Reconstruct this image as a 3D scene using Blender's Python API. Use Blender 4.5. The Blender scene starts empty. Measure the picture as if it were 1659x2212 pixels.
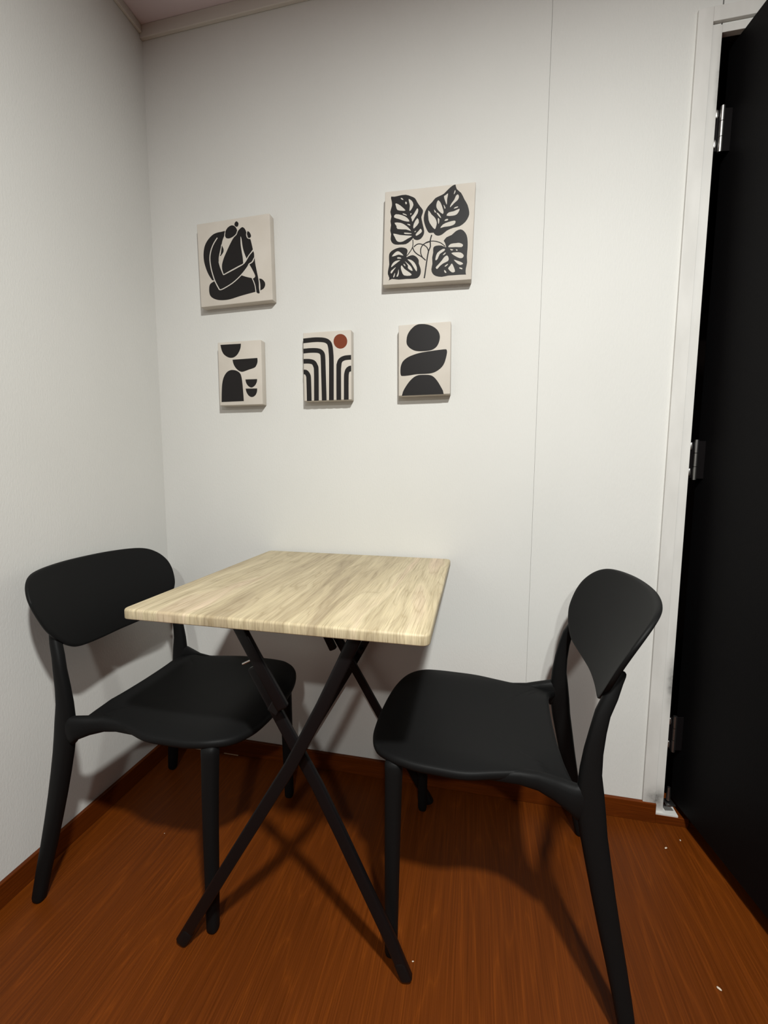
import bpy, bmesh, math, random
from mathutils import Vector, Matrix
random.seed(7)
S = bpy.context.scene
COL = S.collection
PI = math.pi

# ------------------------------------------------------------------ helpers
def link(name, me, mat, parent=None, smooth=False):
    o = bpy.data.objects.new(name, me); COL.objects.link(o)
    for m in (mat if isinstance(mat, (list, tuple)) else [mat]):
        me.materials.append(m)
    if smooth:
        for p in me.polygons: p.use_smooth = True
    if parent is not None: o.parent = parent
    return o
def bm_obj(name, bm, mat, parent=None, smooth=False, angle=None):
    bmesh.ops.recalc_face_normals(bm, faces=bm.faces)
    me = bpy.data.meshes.new(name); bm.to_mesh(me); bm.free()
    o = link(name, me, mat, parent, smooth)
    if angle is not None:
        me.set_sharp_from_angle(angle=math.radians(angle))
    return o
def box(bm, x0, x1, y0, y1, z0, z1, bev=0.0, seg=2, M=None):
    r = bmesh.ops.create_cube(bm, size=1.0)
    vs = r['verts']
    bmesh.ops.scale(bm, vec=(x1-x0, y1-y0, z1-z0), verts=vs)
    bmesh.ops.translate(bm, vec=((x0+x1)/2, (y0+y1)/2, (z0+z1)/2), verts=vs)
    es = list({e for v in vs for e in v.link_edges})
    if bev > 0:
        g = bmesh.ops.bevel(bm, geom=es, offset=bev, segments=seg, profile=0.5, affect='EDGES')
        vs = list({v for f in g['faces'] for v in f.verts} | {v for v in vs if v.is_valid})
    if M is not None: bmesh.ops.transform(bm, matrix=M, verts=vs)
    return vs
def sweep(bm, pts, wid, dep, side=Vector((1, 0, 0)), n=16, power=2.6, cap=0.35):
    """superelliptic bar along pts; wid along 'side', dep across; rounded ends"""
    pts = [Vector(p) for p in pts]
    m = len(pts); rings = []
    def ring(c, t, w, d):
        s = (side - t*side.dot(t)).normalized(); u = t.cross(s).normalized()
        out = []
        for k in range(n):
            a = 2*PI*k/n; ca, sa = math.cos(a), math.sin(a)
            x = math.copysign(abs(ca)**(2/power), ca)*w/2
            y = math.copysign(abs(sa)**(2/power), sa)*d/2
            out.append(bm.verts.new(c + s*x + u*y))
        return out
    T = []
    for i in range(m):
        a = pts[max(i-1, 0)]; b = pts[min(i+1, m-1)]
        T.append((b-a).normalized())
    e0 = min(wid[0], dep[0])*cap; e1 = min(wid[-1], dep[-1])*cap
    rings.append(ring(pts[0]-T[0]*0, T[0], wid[0]*.62, dep[0]*.62))
    rings.append(ring(pts[0]+T[0]*e0*.35, T[0], wid[0]*.9, dep[0]*.9))
    rings.append(ring(pts[0]+T[0]*e0, T[0], wid[0], dep[0]))
    for i in range(1, m-1): rings.append(ring(pts[i], T[i], wid[i], dep[i]))
    rings.append(ring(pts[-1]-T[-1]*e1, T[-1], wid[-1], dep[-1]))
    rings.append(ring(pts[-1]-T[-1]*e1*.35, T[-1], wid[-1]*.9, dep[-1]*.9))
    rings.append(ring(pts[-1], T[-1], wid[-1]*.62, dep[-1]*.62))
    for a, b in zip(rings, rings[1:]):
        for k in range(n):
            bm.faces.new((a[k], a[(k+1) % n], b[(k+1) % n], b[k]))
    bm.faces.new(rings[0][::-1]); bm.faces.new(rings[-1])
def catmull(pts, n=6, closed=False):
    P = [tuple(p) for p in pts]; N = len(P); out = []
    rng = range(N) if closed else range(N-1)
    for i in rng:
        p1, p2 = P[i], P[(i+1) % N]
        p0 = P[i-1] if (closed or i > 0) else p1
        p3 = P[(i+2) % N] if (closed or i+2 < N) else p2
        for k in range(n):
            t = k/n
            out.append(tuple(.5*(2*b+(-a+c)*t+(2*a-5*b+4*c-d)*t*t+(-a+3*b-3*c+d)*t**3) for a, b, c, d in zip(p0, p1, p2, p3)))
    if not closed: out.append(P[-1])
    return out
def lerp(tab, x):
    if x <= tab[0][0]: return tab[0][1]
    for (a, p), (b, q) in zip(tab, tab[1:]):
        if x <= b: return p+(q-p)*(x-a)/(b-a)
    return tab[-1][1]
def thing(name, label, cat, loc=(0, 0, 0), rz=0.0, group=None):
    o = bpy.data.objects.new(name, None); COL.objects.link(o)
    o.empty_display_size = .05
    o.location = loc; o.rotation_euler = (0, 0, rz)
    return tag(o, label, cat, group)
def tag(o, label, cat, group=None):
    o['label'] = label; o['category'] = cat
    if group: o['group'] = group
    return o
def struct(o, label, cat):
    o['kind'] = 'structure'; return tag(o, label, cat)

# ------------------------------------------------------------------ materials
def mat(name):
    m = bpy.data.materials.new(name); m.use_nodes = True
    nt = m.node_tree; b = nt.nodes['Principled BSDF']
    return m, nt, b
def N(nt, t, **kw):
    n = nt.nodes.new(t)
    for k, v in kw.items(): setattr(n, k, v)
    return n
def ramp(nt, stops, fac):
    r = N(nt, 'ShaderNodeValToRGB')
    els = r.color_ramp.elements
    while len(els) < len(stops): els.new(.5)
    for e, (p, c) in zip(els, stops): e.position = p; e.color = (*c, 1)
    nt.links.new(fac, r.inputs['Fac']); return r.outputs['Color']
def coords(nt, scale=(1, 1, 1), rot=(0, 0, 0), loc=(0, 0, 0)):
    tc = N(nt, 'ShaderNodeTexCoord'); mp = N(nt, 'ShaderNodeMapping')
    mp.inputs['Scale'].default_value = scale; mp.inputs['Rotation'].default_value = rot; mp.inputs['Location'].default_value = loc
    nt.links.new(tc.outputs['Object'], mp.inputs['Vector']); return mp.outputs['Vector']
def noise(nt, vec, scale, detail=3, rough=.5):
    n = N(nt, 'ShaderNodeTexNoise'); n.inputs['Scale'].default_value = scale
    n.inputs['Detail'].default_value = detail; n.inputs['Roughness'].default_value = rough
    nt.links.new(vec, n.inputs['Vector']); return n.outputs['Fac']
def bump(nt, b, h, strength, dist):
    n = N(nt, 'ShaderNodeBump'); n.inputs['Strength'].default_value = strength; n.inputs['Distance'].default_value = dist
    nt.links.new(h, n.inputs['Height']); nt.links.new(n.outputs['Normal'], b.inputs['Normal'])
def mixc(nt, fac, a, b, mode='MIX'):
    m = N(nt, 'ShaderNodeMix', data_type='RGBA', blend_type=mode)
    for sock, v in ((m.inputs[0], fac), (m.inputs[6], a), (m.inputs[7], b)):
        if isinstance(v, (int, float)): sock.default_value = v
        elif isinstance(v, tuple): sock.default_value = (*v, 1)
        else: nt.links.new(v, sock)
    return m.outputs[2]
def math_(nt, op, a, b=None, c=None):
    m = N(nt, 'ShaderNodeMath', operation=op)
    for i, v in enumerate((a, b, c)):
        if v is None: continue
        if isinstance(v, (int, float)): m.inputs[i].default_value = v
        else: nt.links.new(v, m.inputs[i])
    return m.outputs[0]

def plain(name, col, rough=.5, spec=.5, metal=0.0):
    m, nt, b = mat(name)
    b.inputs['Base Color'].default_value = (*col, 1); b.inputs['Roughness'].default_value = rough
    b.inputs['Specular IOR Level'].default_value = spec; b.inputs['Metallic'].default_value = metal
    return m, nt, b

WALLC = (.80, .785, .745)
def wallpaper():
    m, nt, b = mat('white_wallpaper')
    v = coords(nt, (1, 1, .35))
    f = noise(nt, v, 260, 3, .6)
    g = noise(nt, coords(nt, (1, 1, .8)), 3.0, 3, .5)
    c = ramp(nt, [(.3, (.605, .602, .578)), (.7, (.630, .627, .603))], g)
    nt.links.new(c, b.inputs['Base Color'])
    b.inputs['Roughness'].default_value = .50; b.inputs['Specular IOR Level'].default_value = .10
    bump(nt, b, f, .42, .0012)
    return m
M_WALL = wallpaper()
def paint_frame():
    m, nt, b = mat('white_frame_paint')
    tc = N(nt, 'ShaderNodeTexCoord'); sp = N(nt, 'ShaderNodeSeparateXYZ'); nt.links.new(tc.outputs['Object'], sp.inputs[0])
    # greyish hand-worn stain low on the jamb, broken up by noise
    def gauss(sock, c, w):
        d = math_(nt, 'SUBTRACT', sock, c); d = math_(nt, 'DIVIDE', d, w); d = math_(nt, 'MULTIPLY', d, d)
        return math_(nt, 'POWER', 2.718, math_(nt, 'MULTIPLY', d, -1))
    k = math_(nt, 'MULTIPLY', gauss(sp.outputs[2], .43, .06), gauss(sp.outputs[0], 1.634, .012))
    k2 = math_(nt, 'MULTIPLY', gauss(sp.outputs[2], .07, .03), gauss(sp.outputs[0], 1.615, .03))
    k3 = math_(nt, 'MULTIPLY', gauss(sp.outputs[2], 1.97, .09), gauss(sp.outputs[0], 1.634, .007))
    s = math_(nt, 'ADD', math_(nt, 'ADD', k, k2), math_(nt, 'MULTIPLY', k3, .5))
    n1 = noise(nt, coords(nt), 45, 4, .6)
    s = math_(nt, 'MULTIPLY', s, math_(nt, 'MULTIPLY', n1, 1.5)); 
    n2 = noise(nt, coords(nt, (1, 1, .3)), 20, 3, .5)
    base = ramp(nt, [(.35, (.57, .56, .535)), (.65, (.635, .625, .60))], n2)
    s.node.use_clamp = True
    c = mixc(nt, s, base, (.10, .10, .095))
    nt.links.new(c, b.inputs['Base Color']); b.inputs['Roughness'].default_value = .4
    return m
M_FRAME = paint_frame()
M_CEIL, _n, _b = plain('mauve_ceiling_board', (.66, .575, .61), .8, .2)
bump(_n, _b, noise(_n, coords(_n), 160, 3), .3, .001)
M_TRIM, _n, _b = plain('cream_moulding', (.60, .575, .53), .5, .3)

def wood_floor(name, tone, baseboard=False):
    m, nt, b = mat(name)
    # grain runs along Y: stretch Y
    if baseboard:
        vec = coords(nt, (1.2, 1.2, 22)); fine = coords(nt, (4, 4, 420)); big = coords(nt, (1, 1, 6))
    else:
        vec = coords(nt, (9, .9, 1)); fine = coords(nt, (330, 3.5, 1)); big = coords(nt, (2.2, .5, 1))
    # cathedral figure: contour lines of a stretched noise field
    f = noise(nt, vec, 1.0, 2, .4)
    wob = noise(nt, coords(nt, (60, 6, 60)), 1.0, 3, .6)
    rings = math_(nt, 'FRACT', math_(nt, 'ADD', math_(nt, 'MULTIPLY', f, 15.0), math_(nt, 'MULTIPLY', wob, .35)))
    rings = math_(nt, 'ABSOLUTE', math_(nt, 'SUBTRACT', rings, .5))
    fn = noise(nt, fine, 1.0, 4, .65)
    pores = noise(nt, coords(nt, (4, 4, 900) if baseboard else (760, 7, 1)), 1.0, 2, .5)
    bg = noise(nt, big, 1.5, 3, .5)
    a = ramp(nt, [(.28, tuple(c*.74 for c in tone)), (.5, tone), (.74, tuple(min(1, c*1.35) for c in tone))], fn)
    ringc = ramp(nt, [(.0, (1.28, 1.32, 1.5)), (.05, (1.10, 1.11, 1.15)), (.16, (.97, .97, .97)), (.5, (.90, .89, .88))], rings)
    c = mixc(nt, .75, a, ringc, 'MULTIPLY')
    porec = ramp(nt, [(.30, (.80, .78, .75)), (.45, (1, 1, 1)), (.62, (1, 1, 1)), (.72, (1.3, 1.33, 1.45))], pores)
    c = mixc(nt, .8, c, porec, 'MULTIPLY')
    bgc = ramp(nt, [(.3, (.85, .83, .8)), (.7, (1.15, 1.15, 1.15))], bg)
    c = mixc(nt, .8, c, bgc, 'MULTIPLY')
    nt.links.new(c, b.inputs['Base Color'])
    r = ramp(nt, [(.3, (.40,)*3), (.7, (.55,)*3)], fn)
    nt.links.new(r, b.inputs['Roughness'])
    b.inputs['Specular IOR Level'].default_value = .16
    bump(nt, b, fn, .12, .0006)
    return m
M_FLOOR = wood_floor('reddish_wood_laminate', (.098, .0215, .0012))
M_BASE = wood_floor('reddish_wood_skirting', (.095, .019, .0012), True)

def oak():
    m, nt, b = mat('pale_oak_laminate')
    warp = noise(nt, coords(nt, (7, 1.6, 1)), 1.0, 3, .5)
    vec = coords(nt, (12, 1.1, 2)); 
    ad = N(nt, 'ShaderNodeVectorMath', operation='ADD'); nt.links.new(vec, ad.inputs[0])
    cb = N(nt, 'ShaderNodeCombineXYZ'); nt.links.new(math_(nt, 'MULTIPLY', warp, 2.6), cb.inputs[0]); nt.links.new(cb.outputs[0], ad.inputs[1])
    broad = noise(nt, ad.outputs[0], 1.0, 3, .55)
    fine = noise(nt, coords(nt, (520, 9, 25)), 1.0, 4, .7)
    mid = noise(nt, coords(nt, (110, 3.0, 6)), 1.0, 3, .6)
    wav = noise(nt, coords(nt, (26, 4, 4)), 1.0, 3, .6)
    fl = math_(nt, 'FRACT', math_(nt, 'ADD', math_(nt, 'MULTIPLY', broad, 11.0), math_(nt, 'MULTIPLY', wav, 1.6)))
    fl = math_(nt, 'ABSOLUTE', math_(nt, 'SUBTRACT', fl, .5))
    c1 = ramp(nt, [(.28, (.325, .262, .172)), (.42, (.435, .365, .24)), (.55, (.48, .41, .275)), (.68, (.505, .40, .29)), (.8, (.545, .48, .345))], broad)
    c2 = ramp(nt, [(.32, (.62, .585, .52)), (.5, (1.0, 1.0, 1.0)), (.72, (1.22, 1.2, 1.16))], fine)
    c3 = ramp(nt, [(.3, (.80, .78, .74)), (.6, (1.06, 1.06, 1.06))], mid)
    c4 = ramp(nt, [(.0, (.80, .77, .72)), (.10, (.96, .95, .94)), (.3, (1.02, 1.02, 1.02)), (.5, (1.08, 1.08, 1.06))], fl)
    c = mixc(nt, .8, c1, c2, 'MULTIPLY'); c = mixc(nt, .8, c, c3, 'MULTIPLY'); c = mixc(nt, .85, c, c4, 'MULTIPLY')
    nt.links.new(c, b.inputs['Base Color']); b.inputs['Roughness'].default_value = .48
    b.inputs['Specular IOR Level'].default_value = .3
    bump(nt, b, fine, .1, .0004)
    return m
M_OAK = oak()
M_PLASTIC, _n, _b = plain('matte_black_plastic', (.0052, .0052, .0053), .54, .12)
bump(_n, _b, noise(_n, coords(_n), 900, 2), .25, .0004)
M_METAL, _n, _b = plain('black_painted_steel', (.005, .0042, .0045), .36, .18)
M_CAP, _n, _b = plain('black_rubber_cap', (.005, .0042, .0042), .5, .2)
M_STEEL, _n, _b = plain('brushed_steel', (.55, .54, .52), .35, .5, 1.0)
M_DOOR, _n, _b = plain('black_door_laminate', (.0032, .0029, .0032), .6, .09)
bump(_n, _b, noise(_n, coords(_n, (1, 1, .5)), 350, 3), .3, .0006)
M_FAR, _n, _b = plain('low_bounce_far_wall', (.07, .068, .065), .8, .1)  # unseen walls, darkened to lower the bounce and reflections in the room
M_DARK, _n, _b = plain('painted_hall_shade', (.010, .006, .005), .8, .1)  # near-black colour stands in for shade in the hall and frame recesses
M_CANVAS, _n, _b = mat('cream_canvas')
_c = ramp(_n, [(.3, (.53, .488, .43)), (.7, (.57, .53, .475))], noise(_n, coords(_n), 14, 3))
_n.links.new(_c, _b.inputs['Base Color']); _b.inputs['Roughness'].default_value = .75; _b.inputs['Specular IOR Level'].default_value = .2
bump(_n, _b, noise(_n, coords(_n), 1400, 2), .3, .0003)
M_INK, _n, _b = plain('black_print_ink', (.0105, .0090, .0090), .5, .22)
M_CREAM, _n, _b = plain('cream_print_ink', (.55, .52, .47), .7, .2)
M_RUST, _n, _b = plain('rust_red_print_ink', (.165, .033, .010), .6, .25)
M_CRUMB, _n, _b = plain('white_paper_crumb', (.55, .46, .37), .8, .2)
M_CAULK, _n, _b = plain('pale_filler', (.45, .30, .20), .6, .2)

# ------------------------------------------------------------------ room shell
XR, YF, H = 2.95, -4.7, 2.4209
SEAM = 1.2389
bm = bmesh.new(); box(bm, -.12, XR+.12, YF-.1, .09, -.06, 0)
struct(bm_obj('floor', bm, M_FLOOR), 'reddish brown wood laminate floor with long grain lines', 'floor')
bm = bmesh.new(); box(bm, -.12, XR+.12, YF-.1, .09, H, H+.06)
struct(bm_obj('ceiling', bm, M_CEIL), 'mauve grey ceiling at the top of the picture', 'ceiling')
bm = bmesh.new(); box(bm, -.10, 0, YF, .0, 0, H)
struct(bm_obj('wall_left', bm, M_WALL), 'plain white wall behind the chair beside the corner', 'wall')
# back wall: two wallpaper boards with an open joint, and the doorway cut
OX0, OX1, OZ = 1.634, 2.47, 2.0925
FT = 2.115; FO = 2.1495
bm = bmesh.new()
box(bm, -.10, SEAM-.0008, 0, .05, 0, H)
box(bm, SEAM+.0008, OX0-.002, .0012, .05, 0, H)
box(bm, OX0+.001, OX1, .0012, .05, OZ+.015, H)
box(bm, OX1, XR+.1, .0012, .05, 0, H)
box(bm, -.10, OX0-.003, .05, .09, 0, H)
box(bm, SEAM-.01, SEAM+.01, .0042, .03, 0, H)
struct(bm_obj('wall_back', bm, M_WALL), 'white papered wall with five pictures and a vertical joint', 'wall')
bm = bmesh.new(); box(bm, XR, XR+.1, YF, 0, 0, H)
struct(bm_obj('wall_right', bm, M_FAR), 'wall hidden behind the open black door, coloured dark to cut bounce light', 'wall')
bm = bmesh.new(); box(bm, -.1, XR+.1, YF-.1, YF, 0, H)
struct(bm_obj('wall_front', bm, M_FAR), 'unseen wall behind the camera, coloured dark to cut bounce light', 'wall')
# hall beyond the door gap, its lack of light put into the colour
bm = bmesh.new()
box(bm, 1.25, 3.05, 1.55, 1.62, 0, H); box(bm, 1.6345, 2.47, .0145, .09, OZ+.001, OZ+.02); box(bm, 1.600, 1.6343, .0145, .09, .03, OZ+.02); box(bm, 1.6, 2.5, .0035, .0135, FT-.004, FT+.0005); box(bm, 1.6116, 1.6124, .0005, .0135, .03, FT-.004); box(bm, 1.25, 3.05, .09, 1.62, -.06, 0); box(bm, 1.25, 3.05, .09, 1.62, H, H+.06); box(bm, 1.25, 1.30, .09, 1.55, 0, H); box(bm, 2.98, 3.05, .09, 1.55, 0, H)  # also frame lining and groove strips, shade painted as dark pieces
struct(bm_obj('wall_hall', bm, M_DARK), 'hall wall seen through the gap at the door hinges, coloured near black as shade', 'wall')
# skirting boards
BH = .0595
bm = bmesh.new(); box(bm, .011, 1.613, -.011, -.0, 0, BH, .0015)
struct(bm_obj('baseboard_back', bm, M_BASE), 'reddish wood skirting along the foot of the picture wall', 'baseboard')
bm = bmesh.new(); box(bm, 0, .011, YF, 0, 0, BH, .0015)
struct(bm_obj('baseboard_left', bm, M_BASE), 'reddish wood skirting along the foot of the side wall', 'baseboard')
bm = bmesh.new(); box(bm, 1.613, 1.70, -.010, .09, 0, .026, .0015); box(bm, 1.70, OX1, -.004, .09, 0, .012)
struct(bm_obj('trim_4', bm, M_BASE), 'reddish wood threshold block under the white door frame', 'threshold')
# ceiling mouldings
bm = bmesh.new(); box(bm, .0, XR, -.012, 0, 2.3839, H, .002)
struct(bm_obj('trim_1', bm, M_TRIM), 'cream moulding between ceiling and picture wall', 'moulding')
bm = bmesh.new(); box(bm, 0, .010, YF, -.012, 2.396, H, .002)
struct(bm_obj('trim_2', bm, M_TRIM), 'thin moulding between ceiling and side wall', 'moulding')
# pale filler lines left on the skirting foot
bm = bmesh.new()
box(bm, .045, .125, -.0135, -.0105, .0005, .0025); box(bm, .205, .262, -.0135, -.0105, .0005, .0025)
struct(bm_obj('trim_5', bm, M_CAULK), 'pale filler line along the skirting foot under the chair beside the corner', 'filler line')
# door frame: outer casing proud of the inner jamb
bm = bmesh.new()
FT = 2.115; FO = 2.1495
box(bm, 1.578, 1.6115, -.007, .004, .0265, FO, .0012)
box(bm, 1.6115, 2.53, -.007, .004, FT+.001, FO, .0012)
box(bm, 2.494, 2.53, -.007, .004, .0, FT, .0012)
box(bm, 1.6125, 1.6345, -.0012, .014, .0265, FT-.0045, .0008)
box(bm, 1.6345, 2.47, -.0012, .014, OZ, FT-.0045, .0008)
box(bm, 1.6120, 1.672, -.0085, .030, .0255, .0315, .0006)
box(bm, 2.4705, 2.4935, .002, .014, 0, FT-.001, .0008)
struct(bm_obj('trim_3', bm, M_FRAME), 'white painted door frame with worn grey marks near its foot', 'door frame')

# ------------------------------------------------------------------ open black door
ang = math.radians(8.55)
door = bpy.data.objects.new('door_1', None); COL.objects.link(door)
door.location = (1.681, -.012, 0); door.rotation_euler = (0, 0, ang)
door['kind'] = 'structure'
tag(door, 'black door standing open towards the room at the frame', 'door')
bm = bmesh.new(); box(bm, 0.0, .042, -.83, .0585, .048, 2.089, .002)
bm_obj('door_leaf', bm, M_DOOR, door)
def hinge(z0, z1, dull):
    bm = bmesh.new()
    # knuckle barrel in three sections plus two leaves
    n = 3; hh = (z1-z0)
    for k in range(n):
        a = z0+hh*k/n+.0008; b = z0+hh*(k+1)/n-.0008
        bmesh.ops.create_cone(bm, cap_ends=True, segments=20, radius1=.0052, radius2=.0052, depth=b-a, matrix=Matrix.Translation((-.0244, .026, (a+b)/2)))
    o = bm_obj('hinge', bm, M_STEEL if not dull else M_STEELD, door, True, 35)
    bm = bmesh.new()
    box(bm, -.021, .0005, .0265, .0285, z0+.004, z1-.004, .0004)
    box(bm, -.0445, -.028, .0300, .0320, z0+.006, z1-.006, .0004)
    bm_obj('hinge_plate', bm, M_METAL, o, False)
    bm = bmesh.new()
    for zz in (z0+hh*.20, z1-hh*.16):
        bmesh.ops.create_uvsphere(bm, u_segments=14, v_segments=8, radius=.0046, matrix=Matrix.Translation((-.0363, .0277, zz)) @ Matrix.Diagonal((.8, .5, 2.3, 1)))
    bm_obj('screw', bm, M_STEEL, o, True)
    return o
M_STEELD, _n, _b = plain('dulled_steel', (.22, .215, .21), .4, .5, 1.0)
hinge(1.826, 1.934, False); hinge(1.003, 1.112, True); hinge(.215, .325, True)
bm = bmesh.new()
bmesh.ops.create_cone(bm, cap_ends=True, segments=20, radius1=.0060, radius2=.0040, depth=.040, matrix=Matrix.Translation((-.0300, .021, .088)))
box(bm, -.040, -.016, .006, .034, .058, .0625, .001)
bm_obj('floor_pivot', bm, M_STEELD, door, True, 35)

# ------------------------------------------------------------------ chairs
def rear_s(z):
    return lerp([(0, .0), (.08, .014), (.15, .028), (.23, .045), (.30, .058), (.37, .071), (.43, .079), (.49, .081), (.55, .0765), (.60, .0655), (.63, .0565), (.66, .0455), (.72, .020)], z)
def rear_lat(z):
    return lerp([(0, .229), (.15, .212), (.30, .201), (.42, .196), (.52, .1945), (.57, .193), (.60, .189), (.63, .182), (.66, .173), (.70, .163)], z)
S0 = .2275
def make_chair(name, label, loc, rz, group, zs_=1.0):
    t = thing(name, label, 'chair', loc, rz, group)
    # seat shell: closed outline, radial rings, dished top and rounded rim
    half = [(0, .120), (.075, .1185), (.125, .114), (.160, .104), (.184, .090), (.192, .093), (.185, .116), (.176, .150), (.176, .190), (.188, .240), (.204, .300), (.206, .360), (.204, .410), (.193, .455), (.165, .492), (.115, .513), (.055, .521), (0, .5225)]
    right = catmull(half, 5)
    outl = right + [(-x, y) for x, y in right[-2:0:-1]]
    cx0, cy0 = 0.0, .32
    def top(x, s):
        u = (s-cy0)/.20
        z = .4535
        z -= .012*max(0, 1-(x/.17)**2)*max(0, 1-((s-.28)/.17)**2)
        z -= .022*max(0, (s-.43)/.092)**2
        z -= .006*max(0, (abs(x)-.13)/.075)**2
        z += .004*max(0, (.2-s)/.08)
        z -= .017*max(0, min(1, (.155-s)/.05))*max(0, min(1, (abs(x)-.11)/.06))
        return z
    bm = bmesh.new(); rings = []
    K = len(outl)
    for r in (.18, .36, .54, .70, .82, .90, .95, .98):
        rings.append([bm.verts.new((cx0+(x-cx0)*r, cy0+(s-cy0)*r-S0, top(cx0+(x-cx0)*r, cy0+(s-cy0)*r))) for x, s in outl])
    TH = .017
    for r, dz in ((.993, .0018), (1.0, .006), (1.0, .011), (.992, .0152), (.975, TH)):
        rings.append([bm.verts.new((x*r, cy0+(s-cy0)*r-S0, top(x, s)-dz)) for x, s in outl])
    for r in (.8, .5, .2):
        rings.append([bm.verts.new((x*r, cy0+(s-cy0)*r-S0, top(x*r, cy0+(s-cy0)*r)-TH)) for x, s in outl])
    for a, b in zip(rings, rings[1:]):
        for k in range(K): bm.faces.new((a[k], a[(k+1) % K], b[(k+1) % K], b[k]))
    bm.faces.new(rings[0][::-1]); bm.faces.new(rings[-1])
    bm_obj('seat', bm, M_PLASTIC, t, True, 60)
    # backrest shield
    def sh_half():
        return [(0, .5900), (.055, .5905), (.105, .5945), (.140, .6015), (.161, .6125), (.178, .6270), (.194, .6455), (.2075, .6680), (.2150, .6950), (.2180, .7200), (.2150, .7430), (.2025, .7650), (.1800, .7810), (.145, .7885), (.075, .7920), (0, .7925)]
    rt = catmull(sh_half(), 5)
    so = rt + [(-x, z) for x, z in rt[-2:0:-1]]
    def face(x, z):
        return .010 - .483*(z-.7) - 1.07*(z-.7)**2 + .93*x*x
    cz = .69
    bm = bmesh.new(); rings = []; K = len(so)
    def vert(x, z, off): return bm.verts.new((x, face(x, z)-S0-off, z))
    for r in (.15, .35, .55, .73, .86, .94, .98):
        rings.append([vert(x*r, cz+(z-cz)*r, 0) for x, z in so])
    for r, off in ((.995, .0012), (1.0, .004), (1.0, .007), (.995, .0102), (.98, .0115)):
        rings.append([vert(x*r, cz+(z-cz)*r, off) for x, z in so])
    for r in (.8, .5, .2):
        rings.append([vert(x*r, cz+(z-cz)*r, .0115) for x, z in so])
    for a, b in zip(rings, rings[1:]):
        for k in range(K): bm.faces.new((a[k], a[(k+1) % K], b[(k+1) % K], b[k]))
    bm.faces.new(rings[0][::-1]); bm.faces.new(rings[-1])
    bm_obj('backrest', bm, M_PLASTIC, t, True, 60)
    for sg in (1, -1):
        # front leg, slightly flared under the seat
        bm = bmesh.new()
        zs = [0, .03, .10, .18, .26, .33, .38, .41, .435]
        sweep(bm, [(sg*lerp([(0, .198), (.30, .190), (.435, .182)], z), .448-S0, z) for z in zs],
              [lerp([(0, .026), (.25, .031), (.435, .034)], z) for z in zs],
              [lerp([(0, .026), (.25, .032), (.38, .035), (.435, .038)], z) for z in zs])
        bm_obj('leg', bm, M_PLASTIC, t, True, 60)
        # rear leg running up into the back post
        bm = bmesh.new()
        zs = [0, .03, .08, .14, .20, .26, .32, .37, .41, .45, .49, .53, .57, .60, .63, .655, .675]
        sweep(bm, [(sg*rear_lat(z), rear_s(z)-S0-.004*(z > .6), z) for z in zs],
              [lerp([(0, .026), (.36, .032), (.45, .030), (.55, .023), (.70, .021)], z) for z in zs],
              [lerp([(0, .028), (.20, .038), (.36, .046), (.43, .050), (.50, .035), (.57, .027), (.65, .022), (.70, .020)], z) for z in zs])
        bm_obj('leg', bm, M_PLASTIC, t, True, 60)
        # side rail from the post to the seat edge
        bm = bmesh.new()
        rp = [(.195, .084, .428), (.196, .108, .4335), (.184, .135, .4365), (.172, .165, .4375), (.170, .20, .4375), (.177, .25, .4375), (.184, .31, .437)]
        sweep(bm, [(sg*x, s-S0, z) for x, s, z in rp], [.028, .028, .027, .026, .024, .020, .014], [.076, .056, .044, .036, .029, .022, .014])
        bm_obj('side_rail', bm, M_PLASTIC, t, True, 60)
    t.scale = (1, 1, zs_)
    return t
make_chair('dining_chair', 'black plastic chair with its back to the side wall near the corner', (.302, -.345, 0), -PI/2, 'black chairs at the folding table', .9955)
make_chair('dining_chair', 'black plastic chair between the folding table and the open black door', (1.1510, -.316, 0), PI/2-math.radians(2.7), 'black chairs at the folding table', .9985)

# ------------------------------------------------------------------ folding table
TX0, TX1, TY0, TY1, TZ = .4056, 1.0052, -.6201, -.0120, .7585
tb = thing('folding_table', 'square folding table with pale oak top and crossed black legs', 'table', ((TX0+TX1)/2, (TY0+TY1)/2, 0))
ox, oy = (TX0+TX1)/2, (TY0+TY1)/2
def T3(x, y, z): return (x-ox, y-oy, z)
def round_slab(bm, x0, x1, y0, y1, z0, z1, R, re, seg=6, eseg=4):
    prof = []   # (inset, z) from top inner round to the bottom
    for k in range(eseg+1):
        a = PI/2*k/eseg; prof.append((re-re*math.sin(a), z1-re+re*math.cos(a)))
    rb = re*.5
    for k in range(eseg+1):
        a = PI/2*k/eseg; prof.append((rb-rb*math.cos(a), z0+rb-rb*math.sin(a)))
    rings = []
    for ins, z in prof:
        ring = []
        for cxx, cyy, a0 in ((x1-R, y1-R, 0), (x0+R, y1-R, PI/2), (x0+R, y0+R, PI), (x1-R, y0+R, 1.5*PI)):
            for k in range(seg+1):
                a = a0+PI/2*k/seg; rr = R-ins
                ring.append(bm.verts.new((cxx+rr*math.cos(a), cyy+rr*math.sin(a), z)))
        rings.append(ring)
    n = len(rings[0])
    for a, b in zip(rings, rings[1:]):
        for k in range(n): bm.faces.new((a[k], a[(k+1) % n], b[(k+1) % n], b[k]))
    bm.faces.new(rings[0][::-1]); bm.faces.new(rings[-1])
bm = bmesh.new(); round_slab(bm, TX0-ox, TX1-ox, TY0-oy, TY1-oy, TZ-.0205, TZ, .014, .005)
bm_obj('tabletop', bm, M_OAK, tb, True, 40)
YV = Vector((0, 1, 0))
def bar(name, pts, w, d, parent=tb, m=M_METAL, power=5.0):
    bm = bmesh.new(); sweep(bm, [T3(*p) for p in pts], [d]*len(pts), [w]*len(pts), YV, 20, power, .3)
    return bm_obj(name, bm, m, parent, True, 45)
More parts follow.
